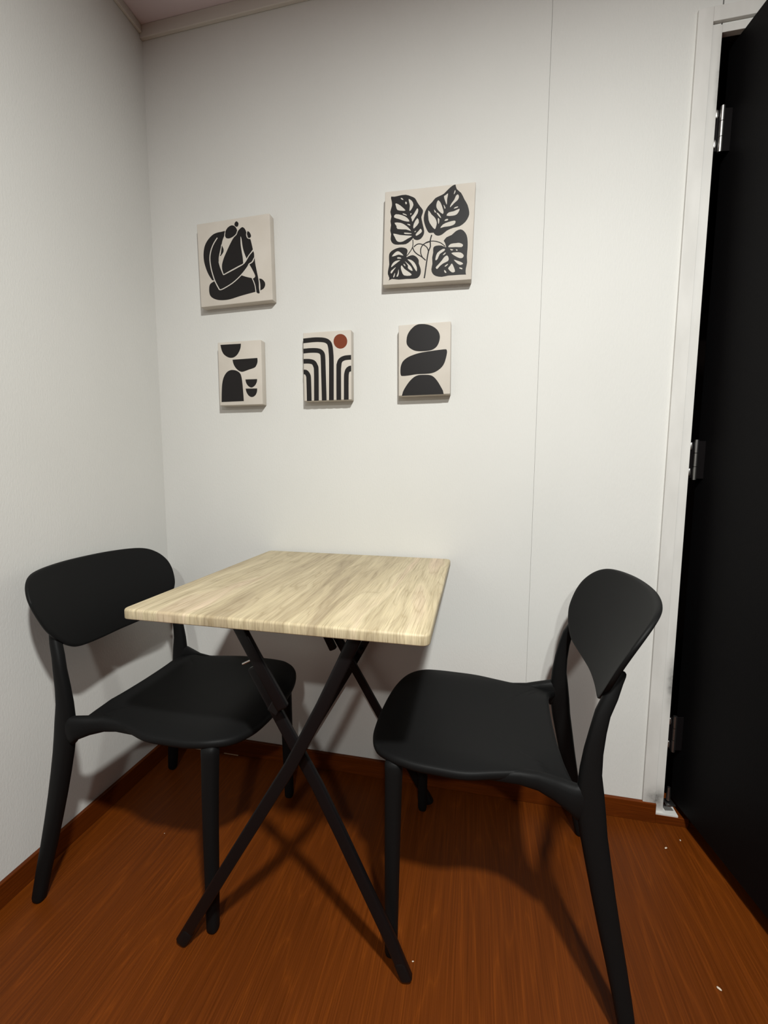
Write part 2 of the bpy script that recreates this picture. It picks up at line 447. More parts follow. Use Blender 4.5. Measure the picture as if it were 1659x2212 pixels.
def foot(leg, p, q, w, d):
    p, q = Vector(p), Vector(q); dd = (q-p).normalized()
    bm = bmesh.new(); sweep(bm, [T3(*p), T3(*(p+dd*.02)), T3(*(p+dd*.045))], [d]*3, [w]*3, YV, 20, 3.2, .45)
    bm_obj('foot_cap', bm, M_CAP, leg, True, 45)
LA = [(.474, -.585, .010), (.592, -.585, .213), (.689, -.585, .378), (.738, -.585, .461), (.805, -.585, .592), (.870, -.585, .731)]
LB = [(.963, -.547, .010), (.931, -.547, .085), (.876, -.547, .197), (.825, -.547, .302), (.777, -.547, .397), (.7075, -.547, .516), (.642, -.547, .632)]
LC = [(.478, -.050, .010), (.555, -.050, .150), (.690, -.050, .385), (.742, -.050, .482), (.868, -.050, .731)]
LD = [(.962, -.088, .010), (.812, -.088, .261), (.719, -.088, .420), (.681, -.088, .486), (.600, -.088, .624)]
for L, fl in ((LA, 1), (LB, 1), (LC, 1), (LD, 1)):
    lg = bar('leg', L, .0250, .0135)
    foot(lg, (L[0][0], L[0][1], .0072), L[1], .0262, .0150)
# upper folding bars that carry the top, each with a locking block
for P, blk in (([(.620, -.5655, .731), (.655, -.5655, .669), (.7165, -.5655, .563)], (.6975, -.556, .562)),
               ([(.526, -.1065, .731), (.60, -.1065, .600), (.660, -.1065, .478)], (.640, -.098, .53))):
    b_ = bar('support_bar', P, .024, .0135)
    bm = bmesh.new(); box(bm, -.011, .011, -.013, .010, -.012, .012, .002, M=Matrix.Translation(T3(*blk)) @ Matrix.Rotation(math.radians(30), 4, 'Y'))
    bm_obj('lock_block', bm, M_CAP, b_)
bm = bmesh.new(); bmesh.ops.create_cone(bm, cap_ends=True, segments=14, radius1=.0022, radius2=.0022, depth=.022,
    matrix=Matrix.Translation(T3(.629, -.547, .640)) @ Matrix.Rotation(math.radians(62), 4, 'Y'))
bm_obj('release_pin', bm, M_STEEL, tb, True, 40)
# pivot bolts where the legs cross
for yy in (-.5755, -.070):
    bm = bmesh.new(); bmesh.ops.create_cone(bm, cap_ends=True, segments=18, radius1=.006, radius2=.006, depth=.034, matrix=Matrix.Translation(T3(.735, yy+.009, .466)) @ Matrix.Rotation(PI/2, 4, 'X'))
    bm_obj('pivot_bolt', bm, M_METAL, tb, True, 40)
# rails screwed under the top
for x, y0, y1 in ((.612, -.592, -.06), (.872, -.592, -.04)):
    bm = bmesh.new(); box(bm, x-.0125-ox, x+.0125-ox, y0-oy, y1-oy, .7255, .7382, .002)
    bm_obj('mounting_rail', bm, M_METAL, tb)

bm = bmesh.new(); box(bm, .510-ox, .600-ox, -.122-oy, -.090-oy, .7255, .7382, .002)
bm_obj('mounting_rail', bm, M_METAL, tb)

# ------------------------------------------------------------------ canvas prints
ART = {
 'c1': [
  (0, [(-274,945),(-308,942),(-355,937),(-403,934),(-445,932),(-487,932),(-532,928),(-581,921),(-633,910),(-684,893),(-737,865),(-790,831),(-839,792),(-885,750),(-927,704),(-963,657),(-992,609),(-1015,560),(-1033,507),(-1048,449),(-1058,387),(-1065,325),(-1067,264),(-1065,202),(-1059,140),(-1049,78),(-1034,15),(-1016,-48),(-995,-113),(-971,-178),(-945,-239),(-914,-300),(-880,-357),(-850,-404),(-826,-438),(-807,-462),(-793,-477),(-777,-479),(-755,-480),(-738,-481),(-730,-498),(-717,-524),(-701,-555),(-679,-594),(-653,-638),(-628,-681),(-600,-720),(-573,-757),(-554,-782),(-528,-783),(-490,-783),(-444,-777),(-391,-761),(-330,-739),(-269,-714),(-212,-691),(-155,-666),(-95,-634),(-31,-594),(36,-547),(100,-501),(161,-457),(218,-413),(273,-367),(328,-315),(379,-261),(424,-215),(457,-181),(482,-154),(510,-131),(545,-112),(582,-97),(615,-76),(643,-46),(667,-11),(684,27),(692,71),(694,118),(692,161),(684,199),(671,231),(662,254),(646,247),(623,237),(599,223),(579,205),(558,184),(535,156),(509,120),(480,77),(449,37),(416,1),(380,-33),(342,-63),(304,-86),(264,-105),(214,-126),(149,-149),(75,-174),(0,-200),(-74,-229),(-148,-258),(-217,-285),(-283,-309),(-344,-331),(-386,-346),(-404,-309),(-428,-256),(-452,-203),(-474,-152),(-496,-100),(-514,-51),(-525,-5),(-533,37),(-536,80),(-536,121),(-533,161),(-524,207),(-510,264),(-490,326),(-470,386),(-451,441),(-431,494),(-412,545),(-397,594),(-382,642),(-366,686),(-347,723),(-327,757),(-310,789),(-296,826),(-284,861),(-276,886),(-275,903),(-275,927)]),
  (0, [(-417,545),(-399,530),(-378,488),(-361,449),(-352,423),(-348,399),(-348,375),(-352,352),(-360,329),(-375,305),(-403,273),(-438,240),(-464,217),(-470,221),(-478,228),(-480,249),(-471,292),(-456,347),(-442,401),(-434,459),(-427,515)]),
  (0, [(-276,859),(-266,893),(-251,929),(-231,963),(-207,993),(-178,1022),(-144,1044),(-104,1062),(-59,1074),(-16,1077),(22,1067),(58,1048),(88,1022),(115,988),(138,947),(149,909),(148,878),(135,849),(116,822),(90,796),(56,772),(19,750),(-22,732),(-67,717),(-109,708),(-148,706),(-184,709),(-215,718),(-241,730),(-261,747),(-274,768),(-281,795),(-281,826)]),
  (0, [(140,1173),(161,1164),(181,1147),(196,1128),(204,1111),(207,1092),(205,1074),(198,1053),(187,1032),(173,1018),(154,1012),(133,1014),(114,1020),(95,1032),(79,1049),(68,1069),(66,1092),(71,1118),(80,1139),(97,1156),(119,1169)]),
  (0, [(319,979),(355,972),(386,948),(412,920),(432,889),(447,853),(458,818),(463,784),(464,750),(471,718),(492,686),(519,656),(543,631),(560,618),(575,610),(588,591),(601,554),(612,506),(624,454),(637,394),(649,331),(659,286),(626,255),(580,211),(535,165),(499,120),(464,74),(428,30),(385,-15),(341,-58),(310,-88),(233,-113),(120,-150),(0,-191),(-137,-241),(-283,-295),(-386,-333),(-399,-295),(-417,-240),(-430,-186),(-435,-138),(-434,-90),(-427,-39),(-410,17),(-386,77),(-358,139),(-324,201),(-286,265),(-246,330),(-202,400),(-157,471),(-113,537),(-72,596),(-32,651),(8,697),(50,732),(91,758),(126,786),(146,819),(159,854),(181,888),(222,925),(273,960)]),
  (0, [(505,840),(525,835),(549,817),(571,795),(589,767),(604,734),(613,705),(614,683),(608,664),(597,650),(582,639),(562,634),(543,637),(526,650),(509,671),(496,694),(486,719),(480,745),(479,771),(483,799),(491,826)]),
  (0, [(520,-141),(544,-182),(579,-241),(612,-302),(643,-361),(673,-422),(693,-471),(700,-501),(698,-519),(688,-534),(667,-550),(639,-562),(618,-571),(626,-595),(636,-630),(648,-668),(661,-708),(676,-751),(688,-798),(696,-855),(701,-915),(711,-964),(729,-995),(751,-1015),(773,-1027),(795,-1030),(817,-1027),(832,-1023),(826,-981),(818,-920),(813,-862),(813,-812),(815,-765),(815,-716),(811,-664),(805,-610),(796,-551),(785,-487),(771,-419),(758,-349),(744,-275),(730,-199),(719,-129),(713,-62),(709,0),(707,43),(694,9),(674,-38),(647,-78),(605,-106),(555,-127)]),
  (0, [(-733,-511),(-774,-527),(-831,-550),(-877,-579),(-902,-616),(-917,-659),(-925,-707),(-929,-762),(-928,-822),(-919,-876),(-903,-920),(-879,-958),(-845,-993),(-796,-1026),(-736,-1056),(-671,-1079),(-603,-1097),(-530,-1108),(-453,-1115),(-370,-1118),(-283,-1117),(-192,-1109),(-94,-1094),(9,-1074),(111,-1054),(212,-1038),(312,-1023),(410,-1009),(514,-995),(615,-981),(686,-972),(685,-930),(683,-872),(677,-816),(667,-771),(653,-728),(637,-685),(619,-636),(600,-586),(587,-551),(538,-537),(467,-517),(398,-495),(331,-471),(265,-445),(219,-427),(191,-447),(150,-476),(100,-510),(40,-550),(-29,-594),(-95,-634),(-155,-665),(-212,-690),(-269,-714),(-330,-740),(-391,-764),(-445,-780),(-490,-787),(-528,-786),(-554,-784),(-576,-758),(-609,-720),(-638,-680),(-662,-637),(-683,-591),(-701,-555),(-715,-533),(-725,-520)]),
  (0, [(821,-589),(847,-593),(884,-600),(921,-614),(955,-641),(989,-676),(1013,-712),(1025,-748),(1028,-786),(1022,-821),(1008,-853),(986,-883),(959,-908),(920,-926),(875,-940),(843,-949),(848,-898),(855,-825),(856,-755),(847,-692),(832,-631)]),
  (1, [(255,720),(253,658),(251,571),(251,487),(257,417),(265,352),(275,286),(284,218),(295,150),(303,85),(308,18),(310,-45),(312,-90),(349,-55),(400,-6),(437,29),(415,80),(385,153),(358,225),(340,285),(325,344),(313,409),(302,490),(294,577),(286,645),(275,685),(263,707)]),
  (1, [(-561,784),(-600,741),(-656,679),(-707,614),(-747,551),(-782,486),(-812,419),(-835,348),(-852,275),(-862,199),(-863,118),(-857,36),(-847,-45),(-834,-121),(-818,-196),(-798,-273),(-775,-353),(-749,-436),(-716,-522),(-668,-620),(-614,-720),(-576,-790),(-544,-778),(-583,-708),(-637,-609),(-684,-513),(-716,-429),(-741,-348),(-764,-268),(-784,-192),(-800,-119),(-812,-44),(-822,36),(-828,117),(-827,195),(-818,268),(-801,339),(-778,408),(-750,473),(-716,537),(-677,597),(-627,661),(-572,722),(-533,765)]),
  (1, [(-562,-798),(-540,-801),(-502,-803),(-438,-790),(-336,-754),(-209,-703),(-86,-646),(22,-584),(124,-516),(219,-446),(310,-369),(394,-290),(458,-225),(491,-183),(505,-155),(521,-136),(551,-120),(589,-108),(627,-86),(659,-47),(687,-3),(706,28),(678,42),(659,11),(632,-31),(604,-66),(573,-83),(535,-96),(499,-115),(477,-141),(464,-168),(432,-207),(369,-271),(287,-349),(197,-425),(103,-494),(2,-561),(-104,-622),(-225,-678),(-351,-728),(-451,-764),(-508,-776),(-538,-773),(-558,-770)]),
  (1, [(-421,556),(-440,469),(-467,349),(-486,261),(-461,255),(-441,343),(-415,463),(-395,550)]),
  (1, [(-546,60),(-535,12),(-518,-56),(-496,-129),(-465,-211),(-430,-297),(-404,-358),(-378,-351),(-403,-291),(-439,-205),(-469,-124),(-491,-52),(-507,16),(-519,63)]),
  (1, [(-384,-364),(-345,-351),(-286,-332),(-210,-307),(-110,-273),(7,-233),(114,-194),(201,-164),(280,-134),(353,-92),(417,-27),(474,48),(526,113),(583,166),(639,212),(677,243),(655,263),(616,232),(560,186),(501,131),(447,64),(392,-10),(331,-71),(263,-110),(187,-138),(100,-169),(-7,-207),(-123,-247),(-224,-281),(-299,-306),(-358,-325),(-397,-338)]),
  (1, [(-282,897),(-288,874),(-297,839),(-301,806),(-294,777),(-282,753),(-274,736),(-250,744),(-259,760),(-270,782),(-275,805),(-272,834),(-263,867),(-257,891)]),
  (1, [(142,885),(133,860),(120,825),(100,794),(62,768),(15,743),(-20,726),(-7,709),(28,726),(77,751),(118,780),(142,816),(156,853),(164,878)]),
  (1, [(472,837),(464,812),(453,775),(449,738),(455,702),(467,667),(486,638),(514,619),(544,608),(564,601),(571,621),(551,628),(525,637),(505,651),(490,674),(479,705),(474,736),(478,770),(488,804),(496,829)]),
  (1, [(581,-559),(594,-587),(613,-628),(631,-671),(646,-711),(659,-753),(671,-799),(680,-860),(688,-926),(693,-974),(720,-973),(715,-926),(707,-859),(697,-797),(686,-749),(672,-705),(657,-664),(639,-621),(619,-579),(606,-551)]),
  (1, [(799,-572),(809,-619),(822,-686),(831,-754),(832,-827),(828,-903),(824,-957),(854,-960),(857,-906),(861,-830),(860,-755),(851,-684),(837,-616),(827,-569)]),
 ],
 'c2': [
  (0, [(-1085,1128),(-1046,1120),(-990,1114),(-930,1119),(-859,1128),(-766,1135),(-670,1133),(-587,1109),(-513,1076),(-450,1048),(-399,1013),(-362,961),(-329,902),(-288,843),(-245,784),(-197,729),(-161,678),(-158,631),(-169,586),(-186,544),(-198,497),(-189,437),(-171,373),(-155,311),(-137,247),(-117,177),(-103,109),(-108,53),(-126,4),(-157,-43),(-198,-81),(-248,-102),(-299,-108),(-347,-96),(-385,-77),(-403,-56),(-411,-39),(-449,-77),(-502,-123),(-556,-161),(-619,-189),(-697,-194),(-779,-189),(-857,-187),(-926,-177),(-979,-156),(-1021,-124),(-1052,-78),(-1070,-22),(-1067,46),(-1060,114),(-1075,163),(-1088,213),(-1080,286),(-1070,361),(-1081,418),(-1090,472),(-1077,531),(-1066,591),(-1084,652),(-1100,718),(-1082,798),(-1060,875),(-1059,933),(-1066,983),(-1080,1037),(-1093,1082),(-1091,1111)]),
  (0, [(-708,-273),(-653,-286),(-606,-307),(-577,-337),(-563,-373),(-568,-412),(-579,-453),(-585,-506),(-588,-548),(-554,-533),(-507,-517),(-458,-504),(-406,-502),(-353,-522),(-305,-555),(-264,-598),(-234,-646),(-229,-693),(-228,-742),(-208,-791),(-186,-842),(-168,-898),(-159,-955),(-164,-1011),(-181,-1062),(-211,-1105),(-255,-1136),(-312,-1147),(-385,-1149),(-483,-1145),(-590,-1140),(-692,-1143),(-796,-1144),(-906,-1127),(-1002,-1114),(-1064,-1135),(-1100,-1159),(-1085,-1129),(-1076,-1085),(-1100,-1030),(-1126,-968),(-1126,-907),(-1116,-844),(-1102,-777),(-1091,-708),(-1096,-638),(-1103,-568),(-1106,-495),(-1101,-430),(-1080,-387),(-1047,-354),(-1000,-324),(-943,-299),(-876,-279),(-810,-267),(-757,-266)]),
  (0, [(721,1256),(734,1202),(762,1133),(820,1081),(884,1024),(934,942),(979,854),(1029,776),(1074,697),(1108,599),(1129,506),(1130,445),(1115,391),(1082,324),(1033,259),(963,203),(882,161),(793,144),(702,133),(615,108),(535,76),(468,29),(408,-14),(349,-34),(296,-39),(250,-28),(211,-7),(182,25),(163,53),(135,53),(99,54),(64,53),(28,64),(-7,105),(-42,167),(-80,250),(-111,337),(-127,406),(-131,474),(-122,552),(-101,629),(-66,700),(-21,764),(35,818),(93,867),(134,917),(178,960),(239,986),(304,1007),(360,1027),(416,1055),(479,1110),(541,1167),(600,1210),(652,1241),(693,1253)]),
  (0, [(909,78),(959,62),(1005,26),(1050,-25),(1087,-91),(1109,-168),(1121,-253),(1127,-343),(1127,-439),(1123,-546),(1120,-650),(1128,-735),(1134,-812),(1121,-893),(1106,-968),(1103,-1028),(1106,-1075),(1113,-1110),(1120,-1131),(1044,-1127),(947,-1124),(863,-1124),(780,-1125),(696,-1124),(612,-1126),(527,-1139),(443,-1147),(353,-1137),(273,-1114),(215,-1080),(174,-1035),(149,-983),(139,-922),(149,-852),(162,-776),(156,-693),(149,-612),(160,-544),(172,-479),(169,-406),(173,-345),(203,-314),(251,-301),(321,-298),(392,-305),(439,-323),(476,-343),(509,-355),(532,-363),(521,-320),(505,-266),(479,-220),(456,-187),(486,-145),(534,-97),(601,-73),(673,-49),(730,-2),(785,42),(848,69)]),
  (1, [(-809,1060),(-787,1058),(-758,1046),(-738,1021),(-730,1001),(-756,1007),(-788,1023),(-805,1044)]),
  (1, [(-659,951),(-638,932),(-623,905),(-634,885),(-653,876),(-668,894),(-677,920),(-671,941)]),
  (1, [(-578,1012),(-536,994),(-486,952),(-452,899),(-437,838),(-465,770),(-504,714),(-530,691),(-547,700),(-544,755),(-538,826),(-550,885),(-565,937),(-579,985)]),
  (1, [(-957,927),(-925,925),(-877,902),(-821,865),(-762,818),(-699,762),(-662,717),(-699,709),(-764,718),(-833,728),(-894,750),(-922,793),(-937,843),(-954,893)]),
  (1, [(-736,646),(-696,634),(-650,614),(-620,590),(-614,575),(-665,592),(-722,617),(-741,637)]),
  (1, [(-940,641),(-852,628),(-752,595),(-672,558),(-608,514),(-554,455),(-537,410),(-596,413),(-681,436),(-753,464),(-826,497),(-918,527),(-986,560),(-985,607)]),
  (1, [(-520,616),(-501,625),(-483,624),(-491,600),(-506,580),(-516,595)]),
  (1, [(-331,736),(-307,731),(-296,698),(-297,656),(-311,606),(-341,559),(-377,508),(-417,443),(-451,398),(-464,422),(-471,468),(-487,496),(-492,525),(-462,554),(-419,595),(-373,672)]),
  (1, [(-313,479),(-276,435),(-264,359),(-309,292),(-367,238),(-399,213),(-417,218),(-422,268),(-408,338),(-363,424)]),
  (1, [(-596,350),(-562,346),(-524,334),(-508,313),(-510,298),(-544,310),(-582,328),(-598,342)]),
  (1, [(-966,415),(-894,416),(-799,398),(-729,370),(-669,333),(-616,295),(-568,252),(-510,194),(-483,153),(-534,171),(-627,206),(-757,220),(-874,239),(-904,279),(-909,325),(-951,376)]),
  (1, [(-672,124),(-575,111),(-477,91),(-457,78),(-484,72),(-571,76),(-658,88),(-688,109)]),
  (1, [(-994,126),(-913,107),(-804,73),(-708,56),(-615,42),(-512,29),(-449,13),(-492,-14),(-573,-45),(-639,-81),(-705,-110),(-767,-119),(-822,-115),(-862,-100),(-895,-72),(-925,-23),(-952,31),(-988,88)]),
  (1, [(-209,190),(-181,161),(-167,117),(-187,86),(-225,58),(-279,27),(-326,10),(-344,27),(-340,59),(-308,94),(-267,131),(-236,169)]),
  (1, [(-382,126),(-361,140),(-339,147),(-346,129),(-361,109),(-376,114)]),
  (1, [(-1020,-495),(-995,-456),(-945,-408),(-901,-378),(-856,-364),(-812,-375),(-768,-403),(-711,-454),(-682,-496),(-736,-482),(-813,-459),(-867,-466),(-917,-481),(-980,-495)]),
  (1, [(-851,-530),(-813,-531),(-771,-540),(-744,-556),(-742,-571),(-795,-571),(-852,-564),(-864,-546)]),
  (1, [(-1033,-791),(-1026,-750),(-994,-692),(-955,-654),(-905,-627),(-829,-614),(-772,-615),(-787,-630),(-831,-656),(-881,-690),(-936,-727),(-994,-769)]),
  (1, [(-1044,-936),(-1042,-913),(-1020,-883),(-951,-830),(-893,-794),(-911,-824),(-953,-877),(-986,-925),(-1014,-960),(-1034,-956)]),
  (1, [(-964,-1056),(-942,-998),(-918,-950),(-914,-975),(-919,-1019),(-929,-1051),(-942,-1072),(-958,-1074)]),
  (1, [(-868,-1053),(-852,-1013),(-829,-960),(-819,-897),(-813,-858),(-804,-899),(-800,-964),(-808,-1014),(-824,-1051),(-850,-1063)]),
  (1, [(-723,-759),(-689,-799),(-644,-857),(-587,-900),(-528,-940),(-468,-983),(-427,-1020),(-432,-1044),(-471,-1056),(-557,-1056),(-647,-1036),(-692,-982),(-718,-918),(-738,-864),(-746,-818),(-741,-776)]),
  (1, [(-633,-652),(-606,-671),(-554,-717),(-502,-761),(-453,-811),(-414,-876),(-397,-927),(-425,-927),(-469,-905),(-510,-876),(-541,-842),(-539,-811),(-540,-773),(-592,-704)]),
  (1, [(-671,-717),(-651,-728),(-628,-749),(-615,-775),(-614,-792),(-634,-781),(-657,-759),(-669,-734)]),
  (1, [(-560,-606),(-518,-608),(-451,-633),(-398,-667),(-350,-714),(-309,-777),(-280,-845),(-272,-914),(-281,-954),(-311,-925),(-352,-864),(-400,-791),(-452,-715),(-519,-650)]),
  (1, [(-8,656),(33,618),(89,536),(141,490),(187,442),(222,380),(242,315),(241,259),(227,211),(215,163),(192,142),(142,186),(87,257),(43,320),(10,401),(-10,545)]),
  (1, [(154,666),(187,630),(217,584),(201,577),(174,590),(158,634)]),
  (1, [(224,577),(254,568),(300,533),(341,469),(362,418),(332,437),(286,482),(245,536)]),
  (1, [(261,895),(295,869),(331,819),(360,758),(386,692),(407,633),(420,582),(418,541),(398,525),(346,560),(287,614),(245,664),(218,716),(211,771),(219,822),(236,870)]),
  (1, [(271,431),(293,421),(313,385),(310,319),(298,268),(285,289),(274,337),(268,391)]),
  (1, [(415,977),(433,998),(464,1009),(500,1038),(527,1045),(520,983),(505,898),(506,811),(504,754),(483,787),(456,853),(430,919)]),
  (1, [(414,767),(441,732),(469,680),(464,656),(448,657),(426,716)]),
  (1, [(720,1114),(727,1093),(727,1061),(706,1023),(685,1002),(689,1034),(700,1078),(710,1104)]),
  (1, [(802,991),(821,966),(829,928),(823,892),(802,854),(758,817),(705,777),(642,716),(594,675),(596,706),(622,763),(663,815),(705,868),(728,922),(747,966),(776,989)]),
  (1, [(815,682),(819,669),(801,652),(750,638),(704,633),(707,648),(732,668),(776,679)]),
  (1, [(856,618),(861,590),(842,548),(820,509),(786,477),(738,459),(676,453),(582,455),(509,470),(518,509),(565,548),(629,559),(704,567),(789,598)]),
  (1, [(453,339),(465,359),(495,380),(530,383),(557,377),(556,359),(536,341),(491,335)]),
  (1, [(730,320),(760,307),(765,283),(757,252),(730,221),(675,200),(605,186),(527,182),(452,180),(385,165),(347,161),(370,202),(424,250),(489,278),(564,297),(654,314)]),
  (1, [(588,-357),(609,-321),(658,-286),(726,-277),(797,-277),(848,-273),(894,-277),(954,-299),(997,-330),(996,-365),(963,-392),(893,-389),(811,-379),(737,-377),(672,-374),(617,-370)]),
  (1, [(644,-418),(689,-426),(734,-442),(718,-457),(685,-463),(656,-440)]),
  (1, [(803,-438),(831,-444),(859,-458),(850,-474),(831,-481),(812,-460)]),
  (1, [(685,-530),(731,-517),(810,-519),(882,-522),(948,-536),(1000,-572),(1031,-613),(1027,-649),(1003,-676),(967,-685),(920,-679),(868,-658),(810,-625),(733,-575)]),
  (1, [(761,-713),(799,-720),(865,-746),(924,-768),(975,-793),(1011,-817),(1024,-838),(994,-856),(948,-863),(908,-849),(864,-819),(801,-761)]),
  (1, [(927,-927),(964,-935),(1003,-950),(1012,-969),(1003,-983),(968,-973),(933,-955),(921,-938)]),
  (1, [(711,-808),(739,-843),(767,-902),(796,-969),(808,-1027),(776,-1050),(724,-1045),(660,-997),(613,-937),(631,-897),(669,-863),(690,-825)]),
  (1, [(515,-858),(557,-829),(600,-808),(601,-822),(585,-846),(557,-867),(529,-880),(513,-874)]),
  (1, [(507,-965),(531,-982),(556,-1011),(566,-1037),(563,-1053),(539,-1046),(514,-1027),(505,-992)]),
  (1, [(566,-582),(596,-611),(614,-655),(618,-696),(600,-734),(542,-760),(473,-786),(420,-819),(374,-855),(335,-899),(303,-928),(273,-914),(261,-882),(287,-850),(332,-809),(383,-755),(432,-700),(461,-659),(488,-626),(528,-595)]),
  (1, [(434,-404),(479,-400),(504,-413),(501,-435),(475,-463),(421,-492),(362,-530),(330,-596),(305,-658),(273,-687),(248,-691),(242,-660),(249,-610),(262,-553),(292,-494),(361,-442)]),
  (1, [(447,-560),(471,-534),(503,-507),(523,-502),(531,-511),(514,-535),(489,-559),(462,-566)]),
  (0, [(-433,-85),(-428,-131),(-424,-187),(-426,-233),(-435,-278),(-455,-326),(-486,-377),(-541,-445),(-589,-500),(-571,-516),(-522,-460),(-467,-391),(-434,-337),(-413,-286),(-403,-238),(-401,-189),(-405,-131),(-410,-86)]),
  (0, [(-377,-297),(-348,-269),(-307,-240),(-264,-227),(-215,-227),(-153,-246),(-92,-275),(-46,-307),(-13,-342),(8,-386),(20,-423),(47,-418),(35,-379),(10,-329),(-29,-288),(-80,-252),(-145,-221),(-214,-200),(-272,-200),(-323,-216),(-368,-247),(-399,-276)]),
  (0, [(-432,-299),(-417,-345),(-388,-404),(-340,-456),(-284,-503),(-227,-537),(-170,-571),(-100,-630),(-43,-680),(-23,-660),(-80,-608),(-152,-548),(-213,-512),(-267,-479),(-319,-436),(-362,-390),(-388,-337),(-402,-293)]),
  (0, [(53,-168),(1,-177),(-63,-194),(-113,-219),(-155,-254),(-185,-304),(-202,-363),(-201,-429),(-188,-492),(-166,-545),(-145,-582),(-120,-571),(-140,-536),(-161,-487),(-172,-429),(-173,-369),(-158,-317),(-132,-273),(-95,-242),(-50,-220),(11,-204),(62,-195)]),
  (0, [(95,5),(76,-64),(58,-154),(65,-233),(71,-303),(49,-360),(20,-429),(2,-526),(-11,-631),(-23,-730),(-35,-832),(-47,-946),(-59,-1047),(-68,-1111),(-74,-1148),(-39,-1157),(-32,-1120),(-23,-1055),(-12,-953),(1,-840),(12,-738),(24,-639),(38,-535),(54,-442),(82,-376),(106,-311),(100,-235),(93,-160),(110,-75),(130,-7)]),
  (0, [(-108,-263),(-81,-236),(-39,-206),(17,-187),(85,-177),(167,-182),(250,-199),(322,-223),(387,-255),(450,-305),(496,-348),(512,-332),(465,-288),(399,-235),(330,-200),(254,-175),(167,-158),(80,-153),(8,-163),(-53,-184),(-99,-217),(-128,-245)]),
 ],
 'c3': [
  (0, [(-662,922),(-444,921),(-146,919),(68,917),(64,878),(57,823),(43,768),(19,715),(-12,662),(-46,615),(-81,578),(-120,548),(-160,524),(-201,508),(-244,499),(-286,497),(-327,500),(-368,509),(-411,525),(-458,549),(-506,581),(-548,617),(-580,659),(-606,706),(-626,756),(-643,816),(-654,878)]),
  (0, [(-246,437),(15,440),(371,445),(627,448),(630,416),(633,371),(630,327),(620,289),(605,253),(586,221),(569,194),(549,172),(516,152),(464,135),(400,120),(337,106),(278,89),(221,72),(170,58),(129,49),(94,44),(59,45),(23,54),(-14,70),(-50,93),(-88,122),(-125,157),(-158,195),(-184,236),(-206,278),(-223,320),(-235,364),(-242,407)]),
  (0, [(-692,-885),(-687,-776),(-679,-623),(-669,-486),(-659,-386),(-646,-302),(-630,-227),(-611,-162),(-587,-107),(-560,-57),(-528,-11),(-493,29),(-457,62),(-419,85),(-381,101),(-342,112),(-305,118),(-269,119),(-230,115),(-189,109),(-147,98),(-106,83),(-67,62),(-29,36),(2,5),(24,-28),(40,-66),(53,-120),(66,-191),(76,-279),(86,-390),(96,-555),(105,-743),(111,-878),(-125,-880),(-452,-883)]),
  (0, [(189,-199),(312,-200),(479,-202),(601,-203),(599,-228),(595,-263),(584,-300),(566,-336),(542,-374),(513,-406),(478,-432),(440,-452),(401,-461),(364,-456),(326,-440),(293,-417),(262,-386),(234,-348),(213,-309),(200,-269),(193,-227)]),
  (0, [(187,-486),(307,-489),(473,-492),(592,-495),(592,-523),(590,-564),(582,-604),(566,-643),(544,-681),(517,-712),(483,-736),(444,-753),(406,-760),(368,-755),(331,-740),(297,-717),(266,-685),(239,-645),(217,-604),(202,-561),(193,-517)]),
 ],
 'c4': [
  (0, [(-748,721),(-692,724),(-613,728),(-527,732),(-454,734),(-396,734),(-345,734),(-297,732),(-250,728),(-203,724),(-157,718),(-117,711),(-84,703),(-57,693),(-34,681),(-15,669),(-1,657),(9,645),(16,632),(23,613),(31,585),(39,550),(45,508),(50,459),(54,402),(58,352),(61,308),(63,236),(64,104),(62,-137),(59,-459),(55,-772),(52,-988),(206,-993),(208,-778),(211,-465),(214,-144),(216,98),(215,232),(213,307),(209,355),(205,405),(201,463),(195,517),(188,565),(179,609),(168,647),(155,682),(135,716),(109,747),(77,775),(41,799),(2,819),(-42,835),(-90,847),(-141,856),(-193,862),(-244,867),(-295,871),(-348,874),(-403,875),(-465,875),(-541,872),(-629,869),(-709,865),(-764,862)]),
  (0, [(-744,416),(-709,418),(-661,421),(-607,423),(-554,424),(-499,423),(-440,421),(-384,417),(-338,413),(-306,407),(-283,401),(-267,395),(-253,388),(-241,379),(-232,372),(-226,362),(-218,347),(-213,332),(-210,316),(-208,285),(-205,235),(-203,173),(-201,99),(-199,2),(-197,-129),(-193,-327),(-188,-578),(-184,-817),(-181,-983),(-26,-984),(-29,-819),(-34,-579),(-39,-329),(-43,-131),(-46,-1),(-48,96),(-49,171),(-52,235),(-55,288),(-58,325),(-64,359),(-75,392),(-92,425),(-114,456),(-141,482),(-171,503),(-204,521),(-240,534),(-279,544),(-323,552),(-377,558),(-439,562),(-501,564),(-560,565),(-619,565),(-676,562),(-726,560),(-760,558)]),
  (0, [(-752,110),(-719,109),(-672,108),(-624,106),(-585,102),(-553,96),(-524,89),(-502,82),(-489,74),(-479,65),(-470,52),(-460,33),(-448,3),(-434,-22),(-435,-13),(-433,-34),(-430,-118),(-429,-300),(-431,-553),(-434,-802),(-436,-974),(-280,-978),(-278,-807),(-276,-558),(-274,-305),(-275,-121),(-278,-30),(-286,16),(-300,44),(-306,54),(-318,83),(-336,118),(-361,153),(-396,184),(-437,208),(-480,224),(-523,234),(-567,243),(-618,248),(-673,251),(-721,252),(-754,252)]),
  (0, [(-761,-210),(-747,-211),(-735,-211),(-729,-216),(-716,-230),(-705,-247),(-695,-268),(-689,-282),(-687,-287),(-685,-314),(-683,-379),(-680,-507),(-678,-681),(-676,-851),(-675,-968),(-518,-969),(-519,-852),(-521,-683),(-523,-509),(-526,-379),(-529,-311),(-533,-273),(-540,-244),(-550,-218),(-567,-184),(-589,-151),(-613,-123),(-642,-98),(-681,-78),(-718,-70),(-740,-68),(-751,-67)]),
